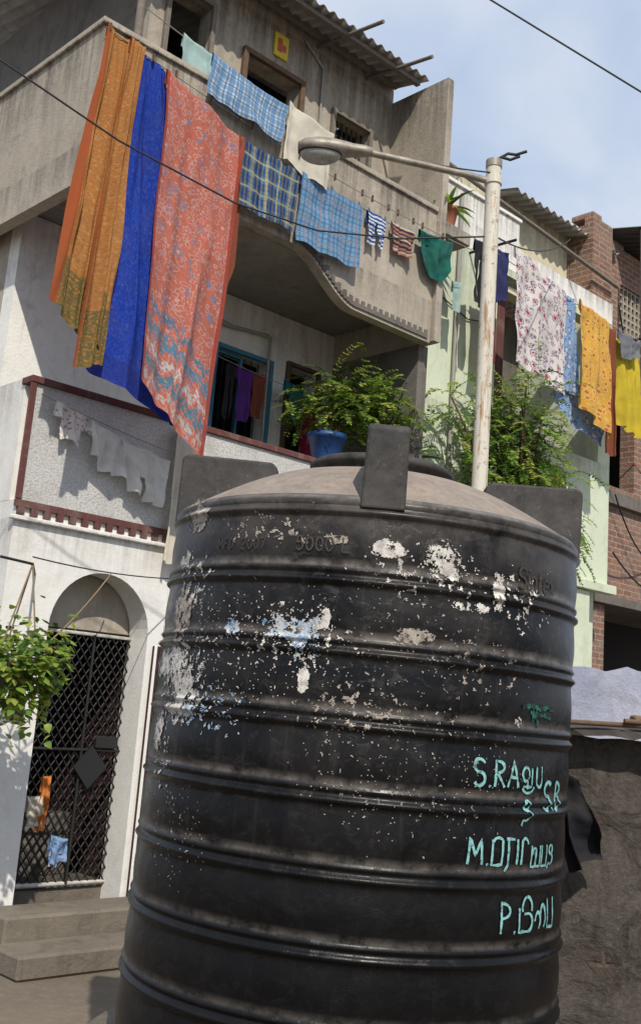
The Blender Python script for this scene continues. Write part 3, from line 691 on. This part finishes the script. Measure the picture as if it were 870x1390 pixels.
for k,a in enumerate((0,90,180,270)):
    a=math.radians(a-2); w=.09
    r0_,r1_=.50,TR+.012
    topz=SH+.345
    V=[]
    prof2=[(r1_,SH-.01),(r1_+.004,topz-.02),(r1_-.02,topz),(r0_+.03,topz-.005),(r0_,topz-.03),(r0_-.02,SH+.1)]
    ca,sa=math.cos(a),math.sin(a)
    for sgn in (-1,1):
        for r,z in prof2:
            x=r;y=sgn*(w-(.006 if z>SH+.1 else 0)); V.append((x*ca-y*sa,x*sa+y*ca,z))
    m=len(prof2); Fc=[tuple(range(m)),tuple(range(2*m-1,m-1,-1))]+[(i,(i+1)%m,m+(i+1)%m,m+i) for i in range(m)]
    bevel(fixn(mk('lifting_lug',V,Fc,'lug',TK)),.012,3)
def on(phi,z,off=.004):
    r=body_r(z)+.006*noise.noise(Vector((math.sin(phi)*2,-math.cos(phi)*2,z*2)))+off; return (r*math.sin(phi),-r*math.cos(phi),z)
def ribbon(name,strokes,phi0,z0,h,wdt,mat,off=.004,slant=0.):
    V=[];Fc=[]
    for st in strokes:
        P=[]
        for i in range(len(st)-1):
            for k in range(6):
                t=k/6; P.append((st[i][0]*(1-t)+st[i+1][0]*t, st[i][1]*(1-t)+st[i+1][1]*t))
        P.append(st[-1])
        k0=len(V)
        for i,(x,y) in enumerate(P):
            a=P[max(0,i-1)]; b=P[min(len(P)-1,i+1)]; dx,dy=b[0]-a[0],b[1]-a[1]; l=math.hypot(dx,dy) or 1
            nx,ny=-dy/l,dx/l; w=wdt*(.85+.5*noise.noise(Vector((x*4,y*4,phi0*9))))
            jx=.03*noise.noise(Vector((x*3,y*3,phi0*5+2))); jy=.03*noise.noise(Vector((x*3,y*3,phi0*5+7)))
            for s in (-.5,.5):
                X=(x+jx)*h+slant*y*h+nx*w*s; Z=z0+(y+jy)*h+ny*w*s; V.append(on(phi0+X/TR,Z,off))
        for i in range(len(P)-1): k=k0+2*i; Fc.append((k,k+2,k+3,k+1))
    return mk(name,V,Fc,mat,TK,True)
def arc(cx,cy,rx,ry,a0,a1,n=12): return [(cx+rx*math.cos(math.radians(a0+(a1-a0)*i/n)),cy+ry*math.sin(math.radians(a0+(a1-a0)*i/n))) for i in range(n+1)]
def sh(sts,dx,dy=0,s=1): return [[(x*s+dx,y*s+dy) for x,y in st] for st in sts]
LT={'S':[arc(.3,.75,.26,.24,30,270)+arc(.3,.26,.26,.25,90,-150)],'.':[[(.02,.0),(.08,.02),(.1,.0)]],'R':[[(0,0),(.03,1)],[(0,.98)]+arc(.1,.75,.35,.23,90,-90)+[(.5,0)]],
'A':[[(0,0),(.3,1),(.6,0)],[(.1,.38),(.5,.38)]],'U':[[(0,1)]+arc(.25,.3,.25,.3,180,360)+[(.5,1)]],
'B':[[(0,0),(0,1)],arc(0,.76,.4,.24,90,-90),arc(0,.27,.46,.27,90,-90)],'M':[[(0,0),(.08,1),(.35,.35),(.62,1),(.72,0)]],'P':[[(0,0),(.02,1)],arc(.0,.74,.45,.26,90,-90)],
'0':[arc(.28,.5,.26,.48,90,450)],'5':[[(.5,1),(.08,1),(.05,.55)]+arc(.25,.32,.27,.3,110,-150)],'L':[[(0,1),(0,0),(.45,0)]],'D':[[(0,0),(0,1)],arc(0,.5,.5,.5,90,-90)],'F':[[(0,0),(0,1),(.45,1)],[(0,.55),(.35,.55)]],
'2':[arc(.25,.72,.24,.26,160,-30)+[(0,0),(.5,0)]],'7':[[(0,1),(.5,1),(.15,0)]],'i':[[(0,0),(0,.65)],[(0,.85),(0,.95)]],'n':[[(0,0),(0,.65)],[(0,.5)]+arc(.2,.42,.2,.22,160,0)+[(.4,0)]],'t':[[(.1,.95),(.1,.05),(.25,0)],[(-.05,.65),(.28,.65)]],'e':[[(0,.35),(.42,.35)]+arc(.21,.34,.21,.32,10,320)],'x':[[(0,0),(.4,.65)],[(0,.65),(.4,0)]],
'ta':[arc(.3,.75,.22,.22,-40,270)+arc(.3,.3,.3,.25,90,-120)+[(.0,-.15)]],'ma':[[(0,1),(0,0),(.55,0),(.55,.9)],arc(.3,.9,.25,.15,0,180)],'ra':[[(0,1),(.5,1)],[(.15,1),(.15,.0)],[(.15,.0),(.0,-.25)]],'ri':[[(0,1),(0,0)],[(.3,0),(.3,.8)]+arc(.5,.8,.2,.25,180,0)],
'ya':[[(0,1),(0,0),(.8,0),(.8,1)],[(.4,0),(.4,.8)]+arc(.25,.75,.14,.14,0,250)],'pa':[[(0,1),(0,0),(.55,0),(.55,1)]],'ti':[[(0,.8),(0,0),(.5,0)]+arc(.5,.3,.3,.3,-90,90)+[(.3,.6)],arc(.5,.8,.3,.35,-20,200)],'la':[arc(.2,.3,.2,.3,180,-60)+arc(.62,.4,.22,.4,200,-60)],'gu':[arc(.3,.6,.28,.35,-40,300)+[(.5,-.1)],[(.1,0),(.8,0),(.8,.9)],arc(.55,.05,.5,.35,-160,-10)]}
def word(name,seq,phi0,z0,h,w,mat,gap=.2,off=.004):
    x=0; S=[]
    for ch in seq:
        if ch==' ': x+=.5; continue
        st=LT[ch]; mx=max(p[0] for s in st for p in s); S+=sh(st,x); x+=mx+gap
    return ribbon(name,S,phi0,z0,h,w,mat,off)
rd=math.radians; b0=.55
word('painted_name',['S','.','R','A'],rd(25),1.765-b0,.10,.013,'cyan')
word('painted_name',['gu','U'],rd(40.5),1.77-b0,.08,.012,'cyan')
word('painted_name',['ta'],rd(41.5),1.635-b0,.085,.012,'cyan')
word('painted_name',['S','.','B'],rd(50.5),1.68-b0,.11,.017,'cyan')
word('painted_name',['M','.','ma','ra','ri'],rd(25),1.475-b0,.095,.013,'cyan')
word('painted_name',['ya','pa','ta'],rd(46),1.465-b0,.08,.012,'cyan')
word('painted_name',['P','.','ti','la','pa'],rd(36),1.225-b0,.11,.013,'cyan')
word('embossed_capacity',['5','0','0','0',' ','L'],rd(-22),2.60-b0,.055,.009,'emboss',off=.006)
word('embossed_date',['M','F','D','.',' ','2','0','0','7'],rd(-46),2.60-b0,.045,.007,'emboss',off=.006)
word('embossed_brand',['S','i','n','t','e','x'],rd(35),2.55-b0,.085,.013,'emboss',.18,.006)
ribbon('green_scribble',[[(0,0),(1,.1),(2,-.05),(3,.1),(4,0)],[(.9,-.3),(1.9,-.5),(2.6,-.4),(3.6,-.6)],[(1.2,.2),(1.3,-.9),(1.6,-.3),(1.9,-1.2)]],rd(39),2.08-b0,.06,.02,'teal')
def peel(phi,z,w,h,mat,seed,thr=.0,fs=9.,cell=.0032,ani=(1,1),name='poster_remnant'):
    V=[];Fc=[];idx={}
    nx=int(w/cell); nz_=int(h/cell)
    def vid(i,j):
        k=(i,j)
        if k not in idx:
            X=(i/nx-.5)*w; Z=z+(j/nz_-.5)*h
            idx[k]=len(V); V.append(on(phi+X/TR,Z,.0035+.0015*noise.noise(Vector((X*40,Z*40,seed)))))
        return idx[k]
    for i in range(nx):
        for j in range(nz_):
            a=((i+.5)/nx-.5)*2; b=((j+.5)/nz_-.5)*2
            d=1-(a*a+b*b)**.5
            if d<0: continue
            q=Vector((a*w*fs*.5*ani[0]+seed*7.1,b*h*fs*.5*ani[1],seed*3.7))
            v=.55*noise.noise(q)+.35*noise.noise(q*2.7)+.25*noise.noise(q*7)+.15*noise.noise(q*18)
            if v+min(d,.5)*.9>thr+.25: Fc.append((vid(i,j),vid(i+1,j),vid(i+1,j+1),vid(i,j+1)))
    if Fc: mk(name,V,Fc,mat,TK,True)
SC=[(-58,2.76,.22,.14,'paper_brown',.0),(-56,2.77,.12,.08,'paper',.15),(-60,2.33,.18,.24,'paper_brown',.0),(-64,2.12,.38,.15,'paper',.0),(-54,2.02,.22,.14,'paper',.02),(-66,1.84,.14,.20,'paper',.1),(-56,1.92,.2,.12,'paper',.15),
(-24,2.29,.22,.11,'paper_blue',.1),(-17,2.25,.12,.2,'paper_blue',.12),(-14,2.33,.10,.1,'paper',.1),(0,2.63,.15,.07,'paper',.02),(-12,2.65,.10,.05,'paper_brown',.05),(14,2.60,.16,.18,'paper',.12),(29,2.52,.07,.17,'paper',.02),
(-17,2.10,.05,.12,'paper',.05),(-38,2.28,.08,.1,'paper_blue',.05),(8,2.30,.16,.06,'paper_brown',.05),(-62,2.57,.14,.08,'paper',.1),(38,2.02,.05,.05,'paper',.05),(-50,1.92,.08,.1,'paper_blue',.1),(-82,2.2,.16,.3,'paper',.1),(22,2.44,.18,.04,'paper',.1)]
for i,(p,z,w,h,m_,t_) in enumerate(SC): peel(rd(p),z-b0,w*1.1,h*1.1,m_,i+1,t_-.04,28)
FF=[(-20,2.25,.75,.42,'paper',.46,34),(-56,2.05,.6,.5,'paper',.38,36),(-56,2.45,.5,.4,'paper',.44,34),(10,2.55,.75,.34,'paper',.47,34),(-5,2.02,.7,.34,'paper_brown',.45,36),(40,2.5,.6,.4,'paper',.53,34),(-30,2.68,.7,.2,'paper_brown',.46,34),(25,2.2,.7,.4,'paper_brown',.53,34),(-62,1.7,.4,.4,'paper',.48,36),(-40,1.95,.5,.3,'paper_blue',.48,36),(0,2.3,1.4,.7,'paper_brown',.62,60),(-35,2.2,1.2,.8,'paper',.6,70),(10,1.8,1.5,.9,'paper_brown',.63,80),(-50,1.45,.7,.6,'paper_brown',.6,70)]
for i,(p,z,w,h,m_,t_,fs) in enumerate(FF): peel(rd(p),z-b0,w,h,m_,i+40,t_,fs,.0038)
PL=lathe('tank_plinth',[(1.12,0),(1.12,.50),(1.10,.54),(.001,.545)],'step',None,64); PL.location=(.245,5.1,0)

# ================================================================== STREET LAMP
SL=empty('street_lamp',False)
tube('pole',[(1.14,7.5,0),(1.14,7.5,3.0),(1.14,7.5,6.16)],.057,'pole',SL,6)
tube('pole_cap',[(1.14,7.5,6.14),(1.14,7.5,6.20)],.063,'lampgrey',SL,6)
tube('arm_collar',[(1.14,7.5,6.0),(1.14,7.5,6.06)],.067,'pole',SL,6)
tube('arm',[(1.14,7.5,6.02),(.9,7.44,6.04),(.15,7.3,6.08)],.026,'lampgrey',SL,4)
V=[];Fc=[];secs=[(.20,.03,.035,0),(.14,.05,.05,0),(.05,.06,.055,.0),(-.02,.085,.065,.0),(-.12,.115,.085,-.01),(-.22,.12,.085,-.012),(-.31,.10,.065,-.008),(-.36,.05,.03,0)]
ns=20
for x,wy,wz,dz in secs:
    for k in range(ns):
        a=2*PI*k/ns; V.append((x,7.3+wy*math.cos(a),6.08+dz+wz*math.sin(a)*(1 if math.sin(a)>0 else .75)))
for i in range(len(secs)-1):
    for k in range(ns): Fc.append((i*ns+k,i*ns+(k+1)%ns,(i+1)*ns+(k+1)%ns,(i+1)*ns+k))
Fc.append(tuple(range(ns))); Fc.append(tuple(range(len(secs)*ns-1,(len(secs)-1)*ns-1,-1)))
fixn(mk('lamp_housing',V,Fc,'lampgrey',SL,True))
V=[];Fc=[]
for j in range(7):
    b=PI/2*j/6
    for k in range(24):
        a=2*PI*k/24; V.append((-.19+.155*math.cos(a)*math.cos(b),7.3+.10*math.sin(a)*math.cos(b),6.035-.075*math.sin(b)))
for j in range(6):
    for k in range(24): Fc.append((j*24+k,j*24+(k+1)%24,(j+1)*24+(k+1)%24,(j+1)*24+k))
fixn(mk('lamp_lens',V,Fc,'lens',SL,True))
tube('lamp_rim',[(-.19+.16*math.cos(2*PI*k/24),7.3+.105*math.sin(2*PI*k/24),6.036) for k in range(25)],.008,'black_metal',SL)
tube('wire_clamp',[[(1.14,7.5,6.2),(1.24,7.48,6.26),(1.30,7.47,6.25),(1.38,7.46,6.28)],[(1.2,7.49,6.23),(1.26,7.48,6.21),(1.33,7.47,6.24)]],.012,'cable',SL,2)
tube('arm_wire',sag((.16,7.3,6.1),(1.12,7.46,6.08),.02),.006,'cable',SL)

EC=empty('electric_cable',False)
tube('service_cable',[(-3.1,5.6,6.25),(-2.195,6,5.79),(-1.5,6.45,5.55),(-.74,6.9,5.39),(-.165,7.15,5.35),(.45,7.33,5.42),(1.09,7.48,5.56)],.007,'cable',EC)
tube('overhead_wire',[(-1.0,12,12.5),(1.68,12,10.96),(3.62,12,9.82),(7,12,8.0)],.012,'cable',EC)
tube('pole_to_house',sag((1.14,7.5,5.6),(2.9,12.5,8.0),.15),.007,'cable',EC)
tube('small_cable',sag((-1.92,7.3,2.86),(-1.2,9.3,3.0),.03),.005,'cable',EC)

# ================================================================== PLANTS
def pinnate(V,Fc,MI,start,dirv,length,leaf,npairs,droop,rnd,mi=None):
    d=Vector(dirv).normalized(); side=d.cross(Vector((0,0,1)))
    if side.length<.05: side=Vector((1,0,0))
    side.normalize(); m=mi if mi is not None else rnd.choices([0,1,2,3],[6,4,2,2])[0]
    p=Vector(start); step=length/npairs; pts=[p.copy()]
    for i in range(npairs):
        d=(d+Vector((0,0,-droop))).normalized(); p=p+d*step; pts.append(p.copy())
        sz=leaf*(1-.5*abs(i/npairs-.4))
        for s in (-1,1):
            ld=(side*s+d*.45+Vector((rnd.uniform(-.25,.25),rnd.uniform(-.25,.25),rnd.uniform(-.35,.25)))).normalized()
            wd=ld.cross(Vector((rnd.uniform(-.6,.6),rnd.uniform(-1.0,.2),.8))).normalized()*sz*.3
            k=len(V); a=p; b=p+ld*sz*.5+wd; c=p+ld*sz; e=p+ld*sz*.5-wd
            V+= [tuple(a),tuple(b),tuple(c),tuple(e)]; Fc.append((k,k+1,k+2,k+3)); MI.append(m)
    return pts
def bush(name,base,center,rad,nf,leaf,seed,frond=.35,npairs=9,stems=7,droop=.12):
    rnd=random.Random(seed); e=empty(name,False); base=Vector(base); center=Vector(center)
    V=[];Fc=[];MI=[];ST=[];tw=[]
    tips=[]
    for i in range(stems):
        a=rnd.uniform(0,6.28); tip=center+Vector((rad[0]*.85*math.cos(a)*rnd.uniform(.3,1),rad[1]*.85*math.sin(a)*rnd.uniform(.3,1),rad[2]*rnd.uniform(-.2,.9)))
        mid=base.lerp(tip,.5)+Vector((rnd.uniform(-.1,.1),rnd.uniform(-.1,.1),.1)); pl=[base.lerp(mid,t/4) for t in range(4)]+[mid.lerp(tip,t/4) for t in range(5)]
        ST.append(pl); tips.append(pl)
    for i in range(nf):
        pl=rnd.choice(tips); p=pl[rnd.randint(3,len(pl)-1)]+Vector([rnd.gauss(0,.25)*rad[k] for k in range(3)])*.8
        q=p-center; 
        dv=Vector((rnd.uniform(-1,1),rnd.uniform(-1,1),rnd.uniform(-.1,.8)))+Vector((q.x/rad[0],q.y/rad[1],q.z/rad[2]))*.6
        pts=pinnate(V,Fc,MI,p,dv,frond*rnd.uniform(.6,1.2),leaf*rnd.uniform(.7,1.2),npairs,droop,rnd)
        tw.append(pts)
    o=mk('foliage',V,Fc,LEAF,e)
    for i,p in enumerate(o.data.polygons): p.material_index=MI[i]
    tube('stems',ST,.012,'wood',e,1); tube('twigs',tw,.0025,LEAF[1],e,0)
    return e
def Wd(u,w,z):
    c,s=math.cos(ANG),math.sin(ANG); return (FR_LOC.x+u*c+w*s, FR_LOC.y+u*s-w*c, z)
t1=bush('moringa_tree',Wd(9.7,.9,3.6),Wd(9.38,.6,5.15),(.72,.6,.78),760,.062,11,.42,11,20)
tube('trunk',[Wd(9.7,.9,0),Wd(9.72,.88,1.8),Wd(9.7,.9,3.7)],.06,'wood',t1,4)
t2=bush('moringa_tree',Wd(10.5,.8,3.4),Wd(10.25,.6,4.65),(.6,.5,.42),320,.058,14,.38,10,10)
tube('trunk',[Wd(10.5,.8,0),Wd(10.53,.8,1.8),Wd(10.5,.8,3.5)],.05,'wood',t2,4)
p1=bush('potted_shrub',Wd(7.5,-.05,4.75),Wd(7.72,0,5.2),(.56,.4,.36),300,.058,12,.34,10,12)
p2=bush('potted_shrub',Wd(8.2,-.05,4.7),Wd(8.2,0,4.95),(.42,.35,.25),130,.06,13,.3,8,8)
def pot(name,c,r,h,mat,parent):
    o=lathe('pot',[(r*.7,0),(r*.95,h*.8),(r*1.05,h*.82),(r*1.05,h),(r*.9,h),(r*.85,h*.85),(.001,h*.83)],mat,parent,32); o.location=c; return o
pot('pot',Wd(7.48,-.05,4.5),.2,.3,'bluepot',p1); pot('pot',Wd(8.2,-.05,4.5),.15,.24,'terracotta',p2)
def strap(name,base,n,ln,wd,seed,parent=None):
    rnd=random.Random(seed); V=[];Fc=[];MI=[]
    base=Vector(base)
    for i in range(n):
        a=rnd.uniform(0,6.28); el=rnd.uniform(.3,1.2); d=Vector((math.cos(a)*math.cos(el),math.sin(a)*math.cos(el),math.sin(el))); p=base.copy(); side=d.cross(Vector((0,0,1))).normalized(); L_=ln*rnd.uniform(.7,1.2); k0=len(V); m=rnd.choice([0,1,1,2])
        for j in range(9):
            t=j/8; w=wd*math.sin(PI*(.1+.9*t))*.5+.001; V+=[tuple(p-side*w),tuple(p+Vector((0,0,-w*.5))),tuple(p+side*w)]; d=(d+Vector((0,0,-.14))).normalized(); p=p+d*L_/8
        for j in range(8):
            k=k0+3*j; Fc+=[(k,k+1,k+4,k+3),(k+1,k+2,k+5,k+4)]; MI+=[m,m]
    o=mk(name,V,Fc,LEAF,parent,True)
    for i,p in enumerate(o.data.polygons): p.material_index=MI[i]
    return o
p3=empty('potted_lily',False); strap('strap_leaves',Wd(8.55,.05,4.72),26,.6,.08,5,p3); pot('pot',Wd(8.55,.0,4.5),.13,.22,'terracotta',p3)
p4=empty('potted_aloe',False); strap('strap_leaves',Wd(8.62,.44,7.68),22,.36,.05,6,p4); pot('pot',Wd(8.62,.44,7.46),.13,.22,'terracotta',p4)
strap('leaves_small',Wd(8.60,.44,7.68),14,.2,.08,9,p4)
box('corner_block',8.49,8.92,-.56,-.3,7.3,7.45,'concrete',H1)
p5=empty('hanging_pothos',False)
bc=Vector(Wd(3.74,.9,2.08)); rnd=random.Random(3); V=[];Fc=[];MI=[]
def heart(p,dirv,sz,m):
    d=Vector(dirv).normalized(); s=d.cross(Vector((rnd.uniform(-.5,.5),rnd.uniform(-.5,.5),1))).normalized(); k=len(V); up=d.cross(s)*-.12*sz
    P=[p,p+s*.38*sz+d*.12*sz,p+s*.42*sz+d*.42*sz,p+d*1.05*sz,p-s*.42*sz+d*.42*sz,p-s*.38*sz+d*.12*sz]; mid=p+d*.45*sz+up
    V.extend(tuple(x) for x in P); V.append(tuple(mid))
    for i in range(6): Fc.append((k+i,k+(i+1)%6,k+6)); MI.append(m)
for i in range(1150):
    a=rnd.uniform(0,6.28); r=rnd.random()**.5*.37; z=rnd.gauss(0,.15)
    if z<0: r*=max(.25,1+z*1.5)
    p=bc+Vector((r*math.cos(a),r*math.sin(a),z+.05)); heart(p,(math.cos(a)+rnd.uniform(-.5,.5),math.sin(a)+rnd.uniform(-.5,.5),rnd.uniform(-1.3,.3)),rnd.uniform(.045,.085),rnd.choices([0,1,2,3],[5,3,2,2])[0])
for v_ in range(18):
    a=rnd.uniform(0,6.28); x=bc+Vector((.25*math.cos(a),.25*math.sin(a),-.05))
    for j in range(rnd.randint(4,10)):
        x=x+Vector((rnd.uniform(-.02,.02),rnd.uniform(-.02,.02),-.04)); heart(x,(rnd.uniform(-1,1),rnd.uniform(-1,1),-.6),rnd.uniform(.04,.07),rnd.choice([0,1,3]))
o=mk('trailing_leaves',V,Fc,LEAF,p5,True)
for i,p in enumerate(o.data.polygons): p.material_index=MI[i]
pt=pot('pot',bc+Vector((0,0,-.12)),.16,.2,'greywood',p5)
hk=Vector(Wd(3.78,.9,2.85)); wl=Vector(Wd(5.0,.02,2.98))
tube('hanger_ropes',[[bc+Vector((.15,0,.08)),hk],[bc+Vector((-.12,.1,.08)),hk],[bc+Vector((-.1,-.1,.08)),hk],sag(bc+Vector((.1,.05,.12)),wl,.05)],.006,'rope',p5)
tube('hanger_rod',[Vector(Wd(3.5,.95,2.86)),hk,Vector(Wd(4.3,.0,2.88))],.01,'black_metal',p5)

# ================================================================== CAMERA
th=math.atan(310/1450); ro=math.radians(4.45)
F=Vector((0,math.cos(th),math.sin(th))); r0=Vector((1,0,0)); u0v=Vector((0,-math.sin(th),math.cos(th)))
R=math.cos(ro)*r0+math.sin(ro)*u0v; U=math.cos(ro)*u0v-math.sin(ro)*r0
cam=bpy.data.cameras.new('camera'); co=bpy.data.objects.new('camera',cam); COL.objects.link(co)
m=Matrix((( R.x,U.x,-F.x,0),(R.y,U.y,-F.y,0),(R.z,U.z,-F.z,2.0),(0,0,0,1))); co.matrix_world=m
cam.sensor_fit='VERTICAL'; cam.sensor_height=36; cam.lens=1450*36/1390; cam.shift_y=-45/1390; cam.clip_end=1000; cam.clip_start=.05
sc.camera=co
# ================================================================== LIGHT
sd=Vector((.22,-1,0)).normalized(); el=math.radians(45)
sdir=Vector((sd.x*math.cos(el),sd.y*math.cos(el),math.sin(el)))
sl=bpy.data.lights.new('sun','SUN'); sl.energy=4.1; sl.angle=math.radians(.6); sl.color=(1,.93,.82)
so=bpy.data.objects.new('sun',sl); COL.objects.link(so); so.rotation_euler=(-sdir).to_track_quat('-Z','Y').to_euler(); so.location=(0,-5,20)
w=bpy.data.worlds.new('World'); sc.world=w; w.use_nodes=True; nt=w.node_tree; nt.nodes.clear()
ou=nt.nodes.new('ShaderNodeOutputWorld'); bg=nt.nodes.new('ShaderNodeBackground'); sk=nt.nodes.new('ShaderNodeTexSky'); sk.sky_type='NISHITA'; sk.sun_disc=False; sk.sun_elevation=el; sk.sun_rotation=math.atan2(sdir.x,sdir.y); sk.dust_density=.8; sk.air_density=1.0
tc=nt.nodes.new('ShaderNodeTexCoord'); mp=nt.nodes.new('ShaderNodeMapping'); mp.inputs[3].default_value=(1,1,2.0); mp.inputs[1].default_value=(.3,.1,.2)
nz=nt.nodes.new('ShaderNodeTexNoise'); nz.inputs['Scale'].default_value=3.0; nz.inputs['Detail'].default_value=6; nz.inputs['Roughness'].default_value=.48; nz.inputs['Distortion'].default_value=.4
mr=nt.nodes.new('ShaderNodeMapRange'); mr.inputs[1].default_value=.38; mr.inputs[2].default_value=.66; mr.inputs[3].default_value=.05; mr.inputs[4].default_value=.95
haze=nt.nodes.new('ShaderNodeMix'); haze.data_type='RGBA'; haze.inputs[0].default_value=.7; haze.inputs[7].default_value=(5.6,7.3,10.2,1)
mx=nt.nodes.new('ShaderNodeMix'); mx.data_type='RGBA'; mx.inputs[7].default_value=(8.3,8.9,9.9,1)
L_=nt.links.new
L_(sk.outputs[0],haze.inputs[6]); L_(tc.outputs['Generated'],mp.inputs[0]); L_(mp.outputs[0],nz.inputs['Vector']); L_(nz.outputs['Fac'],mr.inputs[0]); L_(mr.outputs[0],mx.inputs[0]); L_(haze.outputs[2],mx.inputs[6]); L_(mx.outputs[2],bg.inputs[0]); L_(bg.outputs[0],ou.inputs[0])
bg.inputs[1].default_value=.092
sc.view_settings.view_transform='Standard'; sc.view_settings.look='None'; sc.view_settings.exposure=0
